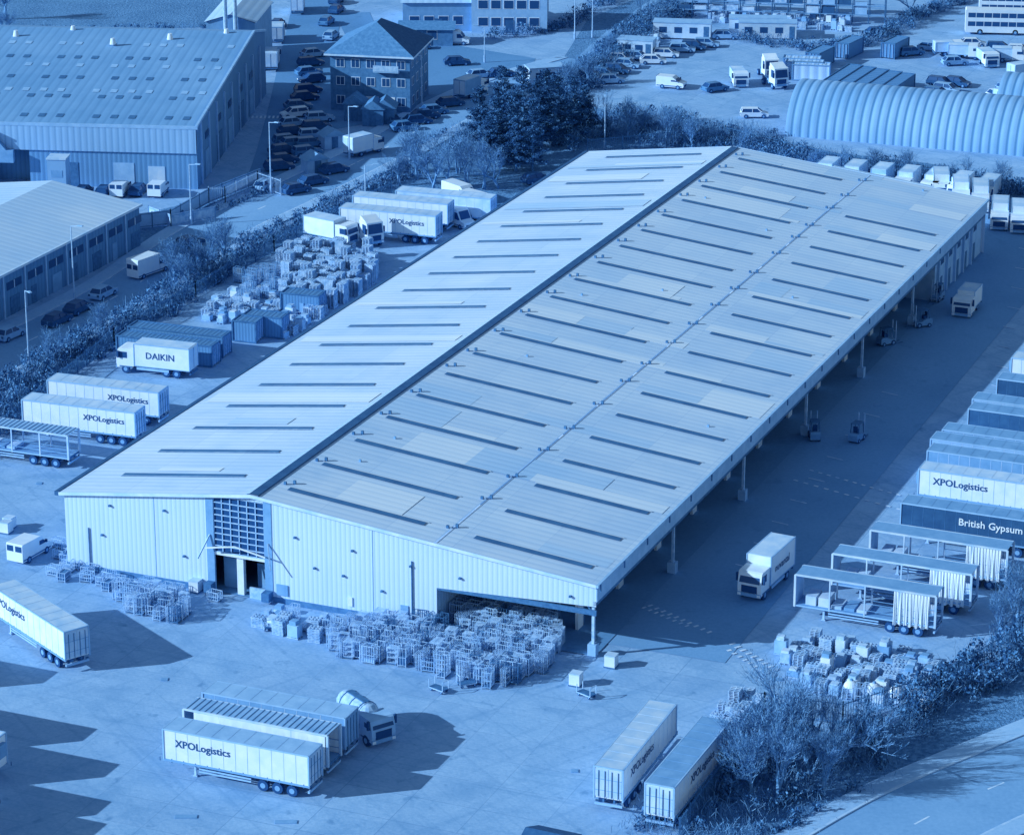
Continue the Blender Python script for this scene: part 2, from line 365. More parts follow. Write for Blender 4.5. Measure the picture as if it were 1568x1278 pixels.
en.beam((15.9,-.9,4.9),(19.1,-.9,5.5),.12,'white'); en.beam((19.1,-.9,5.5),(22.3,-.9,4.9),.12,'white')
wf=p['wall_fittings']
for s,h_ in ((2.6,4.5),(37.2,6.5)): wf.cyl((s,-.1,h_/2+.1),.07,h_,2,'dsteel',6)
for s,z in ((5,7.2),(11,7.6),(25,7),(31,6.6),(4,4),(13,3.2),(27,4.2),(34,3.0),(30,3.9),(37,6),(42,5.6),(53,5.6)): wf.b(s,s+.22,-.25,0,z,z+.18,'dsteel')
wf.b(23,24.2,-.12,0,.9,2,'mid'); wf.b(30.5,31,-.12,0,1,1.9,'white'); wf.b(36,36.8,-.1,0,1,2,'mid')
p['side_wall'].poly([(0,0,0),(0,LB,0),(0,LB,7.8),(0,0,7.8)],'clady')
iw=p['inner_wall']
iw.poly([(39.7,0,0),(39.7,9,0),(39.7,9,8.8),(39.7,0,8.8)],'clady')
for i in range(12):
    t=9+10.6*i
    if t>116: break
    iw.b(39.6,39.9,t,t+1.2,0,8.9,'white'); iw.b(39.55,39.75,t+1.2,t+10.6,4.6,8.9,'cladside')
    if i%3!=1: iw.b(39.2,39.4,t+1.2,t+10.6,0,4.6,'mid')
    for q in range(3): iw.b(41+q*.5,42.1+q*.5,t+1.5+q*2,t+2.7+q*2,0,random.choice((.6,1.5,1.1)),random.choice(('wood','white','mid')))
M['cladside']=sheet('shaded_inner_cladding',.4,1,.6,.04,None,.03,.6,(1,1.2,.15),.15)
p['canopy_fascia'].b(55.62,55.7,-.02,LB+.3,5.5,7.05,'midl'); p['canopy_fascia'].b(55.3,55.6,0,LB,5.1,5.5,'dsteel')
cp=p['canopy_posts']
for i in range(6):
    t=21.3*i+.2; cp.b(55.1,55.35,t,t+.3,0,7,'steel'); cp.b(54.8,55.6,t-.25,t+.55,0,1.2,'midl'); cp.beam((55.2,t+.15,4.2),(53.2,t+.15,6.6),.15,'dsteel')
    cp.b(40,55.3,t,t+.25,6.1,6.6,'dsteel')
for i in range(11):
    t=5+10.6*i; cp.b(51.6,51.9,t,t+1.3,0,4.4,'white'); cp.b(51.55,51.95,t+1.3,t+1.45,0,4.6,'dsteel')
ob=p['office_block']; ob.b(40,55.2,117,LB-.1,0,7.0,'midl')
for t in (119,123,127,131,135): ob.b(55.2,55.25,t,t+2,4,5.4,'glass'); ob.b(55.2,55.24,t+.3,t+1.6,.1,2.4,'dsteel'); ob.b(55.2,55.5,t-1,t-.6,0,7,'clady')
p['floor_slab'].poly([(.1,.1,.085),(55.5,.1,.085),(55.5,LB,.085),(.1,LB,.085)],'asphd')
building('warehouse_building',O,WA,p)
# ---------------------------------------------------------------- vehicles
def wheel(mb,x,y,r,wd=.28):
    mb.cyl((x,y,r),r,wd,1,'blk',14); s=1 if y>0 else -1; mb.cyl((x,y+s*(wd/2+.005),r),r*.5,.03,1,'mid',10)
_c={}
def cached(fn):
    def g(*a,**k):
        key=(fn.__name__,a,tuple(k.items()))
        if key not in _c: _c[key]=fn(*a,**k).mesh(fn.__name__)
        return _c[key]
    return g
@cached
def car(col='cars',est=False):
    m=MB(); r=-2.05 if est else -1.95
    m.ext([(-2.1,.28),(2.05,.28),(2.18,.5),(2.12,.72),(1.2,.93),(-2.1,.98),(-2.2,.8),(-2.2,.45)],-.87,.87,col)
    z0,z1=.93,1.46; b=[(1.2,-.8),(1.2,.8),(r,.8),(r,-.8)]; t=[(.45,-.6),(.45,.6),(r+(.2 if est else .5),.6),(r+(.2 if est else .5),-.6)]
    m.add([(x,y,z0) for x,y in b]+[(x,y,z1) for x,y in t],[(i,(i+1)%4,4+(i+1)%4,4+i) for i in range(4)],'glass')
    m.b(t[2][0]-.05,.5,-.63,.63,z1,z1+.05,col)
    for sx,tx in ((1.2,.47),(-.35,-.35),(r,t[2][0])):
        for sy in (-1,1): m.beam((sx,sy*.82,.93),(tx,sy*.63,1.46),.09,col)
    for x in (1.35,-1.35):
        for y in (-.8,.8): wheel(m,x,y,.33,.24)
    for y in (-.65,.65): m.b(2.1,2.18,y-.18,y+.18,.55,.72,'white'); m.b(-2.23,-2.18,y-.15,y+.15,.65,.9,'dark')
    for y in (-.98,.98): m.b(.75,.95,y-.1,y+.1,.95,1.08,col)
    m.b(2.15,2.2,-.4,.4,.35,.55,'blk')
    return m
@cached
def van(col='carw',L=5.4,H=2.45):
    m=MB(); h=L/2
    m.ext([(-h,.35),(h-.1,.35),(h,.6),(h-.05,1.0),(h-.85,1.25),(h-1.5,H-.3),(h-1.9,H-.04),(-h+.1,H),(-h,H-.1)],-.97,.97,col)
    m.poly([(h-.84,-.85,1.33),(h-.84,.85,1.33),(h-1.40,.8,H-.35),(h-1.40,-.8,H-.35)],'glass')
    for y in (-.985,.985): m.poly([(h-.95,y,1.25),(h-1.5,y,H-.5),(h-2.1,y,H-.5),(h-2.1,y,1.25)],'glass'); m.b(-h+.1,h-.3,min(y,y*.99),max(y,y*.99),.45,.6,'dsteel')
    for y in (-.5,.5): m.b(-h-.02,-h,y-.38,y+.38,1.4,2,'glass')
    for x in (h-.95,-h+1.05):
        for y in (-.88,.88): wheel(m,x,y,.36,.24)
    for y in (-.75,.75): m.b(h-.08,h+.01,y-.15,y+.15,.75,.98,'white')
    for y in (-1.1,1.1): m.b(h-1.2,h-1.05,y-.1,y+.1,1.3,1.6,'blk')
    m.b(h-.02,h+.02,-.6,.6,.4,.7,'blk')
    return m
def cab(m,x0,col,H=2.9,base=.75,ln=2.1):
    m.ext([(x0,base),(x0+ln,base-.25),(x0+ln+.1,base+.3),(x0+ln+.08,base+.9),(x0+ln-.15,H-.1),(x0+ln-.4,H),(x0,H)],-1.2,1.2,col)
    a=x0+ln+.1; m.add([(a,-1.05,base+1.0),(a,1.05,base+1.0),(a-.22,1.0,H-.3),(a-.22,-1.0,H-.3)],[(0,1,2,3)],'glass')
    for y in (-1.215,1.215): m.poly([(x0+ln-.1,y,base+.95),(x0+ln-.3,y,H-.4),(x0+.8,y,H-.4),(x0+.8,y,base+.95)],'glass'); m.b(x0+.2,x0+ln-.3,min(y,y*.985),max(y,y*.985),base-.15,base,'dsteel')
    m.b(x0+ln+.08,x0+ln+.14,-.8,.8,base+.05,base+.75,'blk'); m.b(x0+ln,x0+ln+.15,-1.2,1.2,base-.35,base,'mid')
    for y in (-1,1): m.b(x0+ln+.1,x0+ln+.17,y-.17,y+.17,base-.3,base-.05,'white'); m.b(x0+ln-.3,x0+ln-.1,y*1.38-.1,y*1.38+.1,base+1,base+1.8,'blk')
@cached
def boxtruck(L=8.5,H=3.7,body='white',txt='',cabc='white',roof='offw'):
    m=MB(); h=L/2; bx=h-2.35
    if L<7: cab(m,bx,cabc,2.4,.6,1.9); bw=1.08; zb=.85
    else: cab(m,bx+.1,cabc,3.0,.9,2.1); bw=1.25; zb=1.05
    m.b(-h,bx,-bw,bw,zb,H,body); m.b(-h+.1,bx-.1,-bw+.08,bw-.08,H,H+.04,roof)
    for y in (-bw,bw):
        for z in (zb,H): m.beam((-h,y,z),(bx,y,z),.09,'midl')
        for x in (-h,bx): m.beam((x,y,zb),(x,y,H),.09,'midl')
    m.b(-h+.2,bx+.3,-.45,.45,.65,zb,'dsteel'); m.b(-h-.03,-h,-bw+.1,bw-.1,zb+.1,H-.15,'offw'); m.b(-h-.05,-h-.03,-.03,.03,zb+.1,H-.15,'dsteel'); m.b(-h-.05,-h+.05,-1.1,1.1,.5,.7,'dsteel')
    r=.5 if L>7 else .4
    for x in (h-1.2,-h+1.7)+((-h+3.0,) if L>9 else ()):
        for y in (-1.05,1.05): wheel(m,x,y*(bw/1.25),r)
    for y in (-bw,bw): m.b(-h+2.6,bx-.3,y-.03,y+.03,.6,.9,'midl')
    if txt:
        m.text(txt,1.1,(-1,-bw-.03,zb+1.0),(1,0,0),'lineb'); m.text(txt,1.1,(-1,bw+.03,zb+1.0),(-1,0,0),'lineb')
    return m
@cached
def trailer(body='white',roof='offw',txt='',tc='lineb',L=13.6,kind='box',H=4.0,tx=0.0,ts=1.05):
    m=MB(); h=L/2; z0=1.1
    if kind=='box':
        m.b(-h,h,-1.25,1.25,z0+.12,H,body); m.b(-h+.08,h-.08,-1.17,1.17,H,H+.035,roof)
        for y in (-1.25,1.25):
            m.beam((-h,y,H-.02),(h,y,H-.02),.12,'midl'); m.beam((-h,y,z0+.1),(h,y,z0+.1),.16,'mid')
            for i in range(int(L/1.13)+1):
                x=-h+.05+i*1.125; m.b(x-.02,x+.02,y-.015,y+.015,z0+.2,H-.08,'offw' if body!='dark' else 'dsteel')
                m.b(x+.4,x+.46,y-.03,y+.03,z0-.1,z0+.25,'dsteel')
        for x in (-h,h):
            for y in (-1.25,1.25): m.beam((x,y,z0),(x,y,H),.13,'midl')
            m.beam((x,-1.25,H-.02),(x,1.25,H-.02),.12,'midl')
        m.b(-h-.04,-h,-1.15,-.03,z0+.25,H-.15,'offw' if body=='white' else body); m.b(-h-.04,-h,.03,1.15,z0+.25,H-.15,'offw' if body=='white' else body)
        for y in (-.85,-.3,.3,.85): m.cyl((-h-.08,y,2.5),.03,2.4,2,'dsteel',6)
        for z in (1.9,2.9): m.b(-h-.06,-h-.04,-1.15,1.15,z,z+.05,'mid')
        m.b(h,h+.35,-.7,.7,2.2,3.4,'mid') if body=='white' else None
        for k in range(1,9): x=-h+k*L/9; m.b(x-.03,x+.03,-1.17,1.17,H+.035,H+.05,roof)
    else:
        m.b(-h,h,-1.25,1.25,z0,z0+.2,'dsteel'); m.b(-h+.05,h-.05,-1.2,1.2,z0+.2,z0+.22,'mid')
        for y in (-1.22,1.22):
            m.beam((-h,y,H),(h,y,H),.16,'offw'); m.beam((-h,y,z0+.12),(h,y,z0+.12),.14,'midl')
            for i in range(5): x=-h+i*L/4; m.beam((x,y,z0),(x,y,H),.13 if i%4 else .2,'offw')
            for zz in (1.8,2.5): m.beam((-h,y,zz),(-h+L*.5,y,zz),.05,'mid')
        m.b(h-.1,h,-1.2,1.2,z0,H-.1,'midl')
        m.b(-h,h,-1.2,1.2,H+.03,H+.07,'mid' if kind=='frame' else 'translucent')
        if kind!='frame':
            for k in range(24): x=-h+.3+k*L/24; m.b(x-.03,x+.03,-1.2,1.2,H+.07,H+.12,'mid')
        cxs=(-h+.6,-h+4) if kind=='frame' else ((-h+.2,h-1) if kind=='trans' else (0,0))
        if cxs[0]!=cxs[1]:
          for y in (-1.28,1.28):
            n=46; P=[]
            for i in range(n):
                x=cxs[0]+(cxs[1]-cxs[0])*i/(n-1); am=.10 if kind=='frame' else .03
                P+=[(x,y+am*math.sin(i*.9)+am*.7*math.sin(i*2.3),z0-.2+.1*math.sin(i*.7)),(x,y+am*.3*math.sin(i*1.6+1),H-.1)]
            F=[(2*i,2*i+2,2*i+3,2*i+1) for i in range(n-1)]; m.add(P,F,'white')
        for i in range(5): x=h-1.5-i*1.25; m.b(x-.5,x+.5,-1,1,z0+.24,z0+.24+random.choice((.3,1.2,.9)),random.choice(('wood','offw','mid')))
    m.b(-h+.1,h-1,-.55,-.4,.8,z0,'dsteel'); m.b(-h+.1,h-1,.4,.55,.8,z0,'dsteel')
    for i in range(3):
        for y in (-1.08,1.08): wheel(m,-h+1.6+i*1.35,y,.5,.34)
        m.b(-h+1.5+i*1.35,-h+1.7+i*1.35,-1,1,.42,.58,'dsteel')
    for y in (-.9,.9): m.b(h-2.9,h-2.7,y-.08,y+.08,.05,z0,'steel'); m.b(h-3,h-2.6,y-.15,y+.15,0,.08,'steel')
    for y in (-1.2,1.2): m.b(-h+5.4,h-3.3,y-.02,y+.02,.55,.68,'midl'); m.b(-h+5.4,h-3.3,y-.02,y+.02,.8,.93,'midl')
    m.b(-h-.02,-h+.15,-1.2,1.2,.55,.75,'midl'); m.b(-h-.06,-h,-1.1,-.8,.85,1.0,'dark'); m.b(-h-.06,-h,.8,1.1,.85,1.0,'dark')
    if txt:
        m.text(txt,ts,(h*tx,1.29,2.55),(-1,0,0),tc); m.text(txt,ts,(-h*tx,-1.29,2.55),(1,0,0),tc)
    return m
@cached
def tractor(col='white'):
    m=MB(); cab(m,.6,col,3.5,.95,2.2); m.b(-2.9,1,-.45,.45,.7,1.0,'dsteel'); m.cyl((-1.6,0,1.1),.5,.12,2,'blk',12); m.b(-.3,.5,-1.1,1.1,.6,1.3,'mid')
    for x in (1.9,-1.6):
        for y in (-1.05,1.05): wheel(m,x,y,.5,.35)
    m.ext([(.6,3.5),(2.3,3.5),(.9,4.0),(.6,4.0)],-1.1,1.1,col)
    return m
@cached
def tanker():
    m=MB(); cab(m,1,'midl',2.6,.8,1.9); m.b(-3.2,1.4,-.5,.5,.65,1.0,'dsteel'); m.cyl((-1.1,0,2.1),1.1,3.2,0,'steel',20)
    for x in (-2.7,.5): m.sphere((x,0,2.1),1.06,'steel',14)
    for x in (-2.4,-1,.3): m.cyl((x,0,2.1),1.14,.1,0,'dsteel',20)
    m.b(-2.5,.4,-.3,.3,3.15,3.25,'dsteel')
    for x in (2,-2.2):
        for y in (-1.05,1.05): wheel(m,x,y,.5,.35)
    return m
@cached
def forklift():
    m=MB(); m.ext([(-1.1,.25),(1,.25),(1,.7),(.3,.75),(-.2,1.05),(-1.0,1.1),(-1.15,.9)],-.55,.55,'mid')
    for x,y in ((-.7,-.5),(-.7,.5),(.6,-.5),(.6,.5)): m.beam((x,y,.9),(x*.8,y*.9,2.1),.08,'dsteel')
    m.b(-.7,.6,-.5,.5,2.1,2.16,'dsteel'); m.b(-.5,0,-.25,.25,1.0,1.4,'blk'); m.b(-.55,-.45,-.25,.25,1.3,1.8,'blk')
    for y in (-.35,.35): m.beam((1.1,y,.1),(1.1,y,2.9),.1,'steel'); m.b(1.1,2.2,y-.06,y+.06,.1,.15,'dsteel')
    m.b(1.1,1.18,-.4,.4,1.5,1.6,'steel'); m.b(1.1,1.18,-.4,.4,.4,.5,'steel')
    for x,r in ((.65,.33),(-.7,.26)):
        for y in (-.5,.5): wheel(m,x,y,r,.2)
    return m
@cached
def bus():
    m=MB(); m.ext([(-5.3,.4),(5.2,.4),(5.35,.8),(5.3,2.3),(5.1,4.2),(4.9,4.35),(-5.2,4.35),(-5.35,4.2),(-5.3,.5)],-1.25,1.25,'white')
    for y in (-1.26,1.26):
        for z in (1.5,3.0):
            for i in range(7): m.b(-4.9+i*1.38,-3.65+i*1.38,y-.01,y+.01,z,z+.8,'glass')
    for z,xx in ((1.3,5.36),(3.0,5.27)): m.b(xx-.05,xx,-1.1,1.1,z,z+.95,'glass')
    for x in (3.2,-2.8):
        for y in (-1.1,1.1): wheel(m,x,y,.5,.3)
    return m
@cached
def container(col='cont',L=12.2):
    m=MB(); h=L/2; m.b(-h+.05,h-.05,-1.17,1.17,.15,2.55,col); e='dsteel' if col=='cont' else 'mid'
    for y in (-1.2,1.2):
        for z in (.1,2.6): m.beam((-h,y,z),(h,y,z),.14,e)
        for x in (-h,h): m.beam((x,y,.05),(x,y,2.65),.16,e)
    for x in (-h,h):
        m.beam((x,-1.2,2.6),(x,1.2,2.6),.14,'dsteel')
        for y in (-.9,-.3,.3,.9): m.b(x-.08,x+.08,y-.02,y+.02,.2,2.5,'steel')
    for i in range(int(L/.6)): m.b(-h+.3+i*.6,-h+.5+i*.6,-1.1,1.1,2.55,2.58,col)
    return m
@cached
def cabin(L=9.8,wn=3):
    m=MB(); h=L/2; m.b(-h,h,-1.5,1.5,.2,2.8,'offw'); m.b(-h-.1,h+.1,-1.6,1.6,2.8,2.95,'midl')
    for i in range(wn): x=-h+1+i*(L-2)/wn; m.b(x,x+1.3,-1.53,-1.5,1.1,2.1,'glass'); m.b(x,x+1.3,1.5,1.53,1.1,2.1,'glass')
    m.b(h-1.2,h-.3,-1.53,-1.5,.25,2.3,'dsteel'); 
    for x in (-h+.5,0,h-.5): m.b(x-.2,x+.2,-1.3,1.3,0,.2,'dsteel')
    return m
@cached
def lamp(H=10):
    m=MB(); m.cyl((0,0,H/2),.11,H,2,'steel',8,.06); m.cyl((0,0,.6),.16,1.2,2,'steel',8); m.beam((0,0,H-.05),(1.3,0,H+.15),.07,'steel'); m.ext([(1.0,H+.1),(1.9,H+.18),(1.85,H+.28),(1.1,H+.25)],-.16,.16,'midl')
    return m
# -- front yard
put('semi_trailer',trailer(roof='midl',txt='XPOLogistics',tx=.45,ts=.95),S(472,1158,4),WA+180,(-6.8,1.25))
put('curtainside_trailer',trailer(kind='trans'),S(501,1127,4),WA+180,(-6.8,1.25))
put('semi_trailer',trailer('mid','midl'),S(528,1100,4),WA+180,(-6.8,1.25))
put('tanker_truck',tanker(),S(588,1143),-55,(3,0))
put('semi_trailer',trailer(txt='XPOLogistics',tx=.5),S(98,968,4),127.5,(-6.8,1.25))
put('semi_trailer',trailer(txt='XPOLogistics',tx=.3),S(910,1172,4),68.5,(-6.8,1.25))
put('semi_trailer',trailer(roof='mid',txt='XPOLogistics'),S(988,1198,4),67,(-6.8,1.25))
put('box_truck',boxtruck(8.5,3.9,'white','nuvantal'),S(1163,926),243,(4.4,1.2))
for x,y in ((-95,1060),(-42,1150),(-12,1206),(-40,1300),(-30,1265)): put('semi_trailer',trailer(),S(x,y),WA,(6.8,-1.25))
# -- right rank
rk=[((1218,880),'frame',None),((1275,848),'frame',None),((1333,812),'frame',None),((1380,770),'dark','British Gypsum'),((1407,718),'white','XPOLogistics'),((1420,690),'mid',None),
    ((1425,672),'midl',None),((1443,658),'mid',None),((1483,626),'dark',None),((1489,611),'midl',None),((1527,580),'dark','tarmac'),((1549,548),'white','XPOLogistics')]
for (x,y),k,t in rk:
    if k=='frame': put('curtainside_trailer',trailer(kind='frame',H=4.3),S(x,y,4.3),WA+180,(6.8,1.25))
    else: put('semi_trailer',trailer(k,'offw' if k=='white' else 'mid',t or '',tx=.35 if k=='white' else -.35,tc='lineb' if k=='white' else 'linew'),S(x,y,4),WA+180,(6.8,1.25))
# -- left yard
for x,y in ((33,612),(72,582)): put('semi_trailer',trailer(txt='XPOLogistics',tx=-.45,ts=.9),S(x,y,4),WA+180+4,(6.8,1.25))
put('flatbed_trailer',trailer(kind='bare',H=3.8),S(103,668,3.8),WA+182,(-6.8,1.25))
put('box_truck',boxtruck(9.3,3.7,'white','DAIKIN'),S(180,570),WA+180+5,(4.5,1.2))
put('shipping_container',container('cont',12.3),S(178,514,2.6),WA+3,(-6.15,-1.2))
put('shipping_container',container('cont',12.3),S(196,500,2.6),WA+3,(-6.15,-1.2))
put('semi_trailer',trailer(txt='XPOLogistics',tx=-.4,ts=.9),S(520,318,4),WA+180+4,(6.8,1.25))
put('semi_trailer',trailer(),S(540,300,4),WA+180+4,(6.8,1.25))
put('semi_trailer',trailer('offw'),S(606,292,4),WA+180+4,(6.8,1.25))
put('tractor_unit',tractor(),S(572,378),-60,(2.2,0)); put('box_truck',boxtruck(7.5,3.4),S(540,378),-35,(3.5,0))
for x,y,a in ((698,345,-50),(715,335,-48),(733,325,-45),(705,310,-50)): put('delivery_van',van(L=6,H=2.7),S(x,y),a)
put('delivery_van',van(L=4.9,H=2.2),S(46,852),UA-5)
for x,y,a,c in ((158,455,UA-2,'cars'),(120,478,UA-3,'card'),(88,496,UA-4,'card'),(15,518,UA-6,'cars'),(512,265,35,'card'),(480,283,38,'card'),(453,296,38,'card'),(160,300,80,'card'),(212,297,80,'card'),(290,378,50,'card'),
    (768,118,20,'card'),(690,163,25,'card'),(652,182,20,'card'),(620,200,25,'carm'),(515,20,75,'card'),(507,60,75,'cars'),(832,215,10,'carm'),(820,280,40,'card'),(640,190,20,'card'),(515,5,75,'card'),(500,38,75,'carm'),(128,300,80,'card'),
    (665,175,20,'carm'),(735,120,25,'cars'),(700,100,10,'card'),(600,190,-60,'carm'),(640,75,0,'card'),(450,225,25,'carm'),(405,290,70,'cars'),(425,42,80,'card')):
    put('parked_car',car(c),S(x,y),a)
put('delivery_van',van(L=6.2,H=2.7),S(228,420),UA-12); put('box_truck',boxtruck(6.4,3.1),S(558,236),UA-22); put('delivery_van',van('carw'),S(695,68),-5)
put('box_truck',boxtruck(6.8,3.2,'mid'),S(722,147),UA-10); put('delivery_van',van('carw',4.6,2.0),S(185,298),80); put('delivery_van',van('carw',4.6,2.0),S(243,298),80)
put('box_truck',boxtruck(6.8,3.2,'offw'),S(416,104),92); put('box_truck',boxtruck(6.8,3.2,'white'),S(456,18),92); put('box_truck',boxtruck(6.8,3.0,'mid'),S(425,62),92)
for i in range(14):
    t=i/13; put('parked_car',car(('card','cars','card','carm','card','card','carw','carm')[(i*5)%8],i%3==0),S(430+55*t+random.uniform(-5,5),262-175*t+random.uniform(-2,2)),random.choice((22,22,202))+random.uniform(-6,6))
for i in range(5):
    t=i/4; put('parked_car',car(random.choice(('card','cars','carm')),True),S(470+20*t,238-52*t),20+random.uniform(-5,5))
# -- loading lane
put('delivery_van',boxtruck(6.0,2.9),S(1480,478),UA+180)
for x,y,a in ((1312,675,60),(1412,500,200),(1357,528,30),(1247,672,90),(1420,430,20),(1435,460,240)): put('forklift',forklift(),S(x,y),a)
for i,(x,y) in enumerate(((1530,345),(1560,350),(1500,318),(1470,312),(1440,300))): put('box_truck',boxtruck(6.8,3.3),S(x,y),-100+i)
for i in range(7): put('box_truck',boxtruck(6.8,3.0,random.choice(('white','offw','midl'))),S(1265+41*i,280+4.5*i),UA+180)
# -- upper right yard
for x,y,a,c in ((1020,88,-5,'carw'),(1045,80,-5,'cars'),(1062,76,-8,'card'),(1082,72,-8,'cars'),(945,112,-20,'card'),(925,118,-20,'carm'),(905,122,-20,'card'),(960,104,-15,'cars'),(975,92,-15,'cars'),(935,128,10,'cars'),(1155,180,0,'carw'),
    (1420,158,-30,'cars'),(1435,148,-30,'carm'),(1450,142,-30,'cars'),(1405,150,-30,'card'),(1440,132,-30,'card'),(1515,165,30,'carw'),(1530,150,30,'carw'),(1545,140,30,'cars'),(1556,130,30,'carw'),(1505,50,10,'cars'),
    (950,95,-15,'carw'),(985,86,-10,'card'),(1000,98,0,'carw'),(915,108,-20,'cars'),(1395,85,20,'carm'),(1425,78,-20,'cars'),(1530,78,-10,'card'),(1560,82,-10,'carw'),(1490,72,0,'carw'),(1462,100,10,'cars'),(1432,165,-30,'carw'),(1465,132,-30,'card'),(1345,55,10,'card'),(1110,60,0,'cars'),(1095,140,30,'carm')): put('parked_car',car(c,random.random()<.5),S(x,y),a)
for x,y,a in ((1175,118,-80),(1185,132,-70)): put('tractor_unit',tractor('white'),S(x,y),a)
for x,y,a in ((1131,130,-85),(1478,90,-10),(1512,100,-80),(1455,85,5),(1545,95,-10),(1568,118,30),(1548,158,30)): put('box_truck',boxtruck(5.6,2.4,'offw'),S(x,y),a)
put('delivery_van',van('carw',4.6,2.0),S(1028,135),-20)
for x,y,a in ((1045,58,-8),(1175,58,-5),(1160,52,-5)): put('portable_cabin',cabin(),S(x,y),a)
put('portable_cabin',cabin(6,2),S(975,85),-15); put('portable_cabin',cabin(6,2),S(835,128),15)
for x,y in ((1232,118),(1228,112),(1242,122)): put('shipping_container',container('gcan',6),S(x,y),-10)
for i in range(5): put('shipping_container',container('cont',16),S(1285+20*i,140+3.5*i),UA-2)
put('shipping_container',container('cont',6),S(1255,100),60); put('shipping_container',container('cont',6),S(1300,85),60); put('shipping_container',container('cont',6),S(1370,85),60)
put('double_decker_bus',bus(),S(1525,52),-6); put('double_decker_bus',bus(),S(1545,26),-6)
for x,y,a,h in ((415,297,-40,10.3),(535,245,-40,8),(45,568,-60,9.8),(114,458,-30,9.5),(293,345,-30,8.5),(646,168,180,8.5),(742,96,180,6),(907,58,180,8),(926,228,90,7.5),(560,330,0,7),(880,60,0,7)): put('street_lamp',lamp(h),S(x,y),a)
# ---------------------------------------------------------------- stillages, pallets
def inpoly(x,y,P):
    c=False; j=len(P)-1
    for i in range(len(P)):
        if (P[i][1]>y)!=(P[j][1]>y) and x<(P[j][0]-P[i][0])*(y-P[i][1])/(P[j][1]-P[i][1])+P[i][0]: c=not c
        j=i
    return c
def cage(h=1.75,k='steel'):
    m=MB(); a,b=.4,.6; t=.055
    for x in (-a,a):
        for y in (-b,b): m.beam((x,y,0),(x,y,h),t,k)
    for z in (.18,h*.5,h-.03):
        for x in (-a,a): m.beam((x,-b,z),(x,b,z),t*.8,k)
        for y in (-b,b): m.beam((-a,y,z),(a,y,z),t*.8,k)
    for y in (-.36,-.12,.12,.36):
        for x in (-a,a): m.beam((x,y,.18),(x,y,h),.03,'dsteel' if k=='dsteel' else 'steel')
    for x in (-.13,.13): m.beam((x,b,.18),(x,b,h),.03,k); m.beam((x,-b,.18),(x,-b,h),.03,k)
    m.b(-a,a,-b,b,.12,.17,'dsteel')
    if random.random()<.22: m.b(-a+.05,a-.05,-b+.05,b-.05,.18,random.uniform(.3,1.0),random.choice(('wood','mid','midl','dsteel','dark')))
    return m
def pallets(n,kk=('wood',)):
    m=MB()
    for i in range(n):
        z=i*.15; jx,jy=random.uniform(-.04,.04),random.uniform(-.04,.04)
        for q in (-.5,0,.5): m.b(-.6+jx,.6+jx,q*.9-.05+jy,q*.9+.05+jy,z,z+.1,random.choice(kk))
        for q in range(4): m.b(-.6+q*.35+jx,-.45+q*.35+jx,-.5+jy,.5+jy,z+.1,z+.125,random.choice(kk))
    return m
def nest():
    m=MB(); n=random.randint(4,9)
    for i in range(n):
        x=i*.16
        m.beam((x,-.45,0),(x,-.45,1.65),.045,'steel'); m.beam((x,.45,0),(x,.45,1.65),.045,'steel')
        for z in (.2,.7,1.2,1.62): m.beam((x,-.45,z),(x,.45,z),.035,'steel')
    m.b(-.05,n*.16,-.42,.42,.1,.15,'dsteel'); return m
def cluster(name,px,n,maker,ang=WA,mind=1.0,jit=.12):
    P=[S(*q) for q in px]; P2=[(q.x,q.y) for q in P]; xs=[q[0] for q in P2]; ys=[q[1] for q in P2]; pts=[]; m=MB(); tr=0
    c=Vector((sum(xs)/len(xs),sum(ys)/len(ys),0))
    while len(pts)<n and tr<n*60:
        tr+=1; x,y=random.uniform(min(xs),max(xs)),random.uniform(min(ys),max(ys))
        if inpoly(x,y,P2) and all((x-a)**2+(y-b)**2>mind**2 for a,b in pts):
            pts.append((x,y)); m.merge(maker(),(x-c.x,y-c.y,0),R(ang+random.choice((0,90)))+random.uniform(-jit,jit))
    put(name,m,c)
cg=lambda: nest() if random.random()<.35 else cage(random.choice((1.1,1.65,1.75,1.9)),random.choice(('steel','steel','midl','steel','dsteel')))
def mixed():
    r=random.random()
    if r<.4: return pallets(random.randint(3,10))
    if r<.55: return cage(random.choice((1.0,1.6)),'steel')
    m=pallets(1); h=random.uniform(.4,1.4); m.b(-.55,.55,-.45,.45,.14,.14+h,random.choice(('white','offw','midl','wood','mid'))); 
    m.b(-.4,.3,-.3,.4,.14+h,.2+h+random.uniform(0,.4),random.choice(('offw','wood','mid'))); return m
cluster('roll_cage_trolleys',[(500,965),(505,1005),(640,1025),(740,1052),(800,1048),(852,1005),(852,950),(760,935),(690,968),(560,955)],210,cg,WA,.8)
cluster('roll_cage_trolleys',[(690,960),(720,915),(850,930),(850,1000)],60,cg,WA,.9)
cluster('roll_cage_trolleys',[(182,915),(190,940),(282,955),(282,925),(230,908)],30,cg,WA,.85)
cluster('roll_cage_trolleys',[(393,950),(400,968),(480,985),(500,965),(430,940)],14,mixed,WA,1.1)
cluster('roll_cage_trolleys',[(78,880),(95,890),(330,932),(330,918),(140,880),(98,830),(85,835)],22,lambda:cage(1.0),WA,1.0)
cluster('pallet_stacks',[(1195,1000),(1215,1045),(1300,1075),(1420,1085),(1445,1030),(1400,1005),(1240,985)],80,mixed,WA,1.15)
cluster('pallet_stacks',[(430,405),(435,460),(500,475),(572,440),(570,395),(480,388)],120,lambda:pallets(random.randint(11,20)) if random.random()<.8 else mixed(),WA,1.1,.06)
cluster('pallet_stacks',[(310,490),(340,455),(430,450),(500,480),(440,520),(370,500)],75,mixed,WA,1.1)
cluster('pallet_stacks',[(365,430),(370,470),(430,460),(425,425)],14,lambda:cage(2.0,'mid'),WA,1.3)
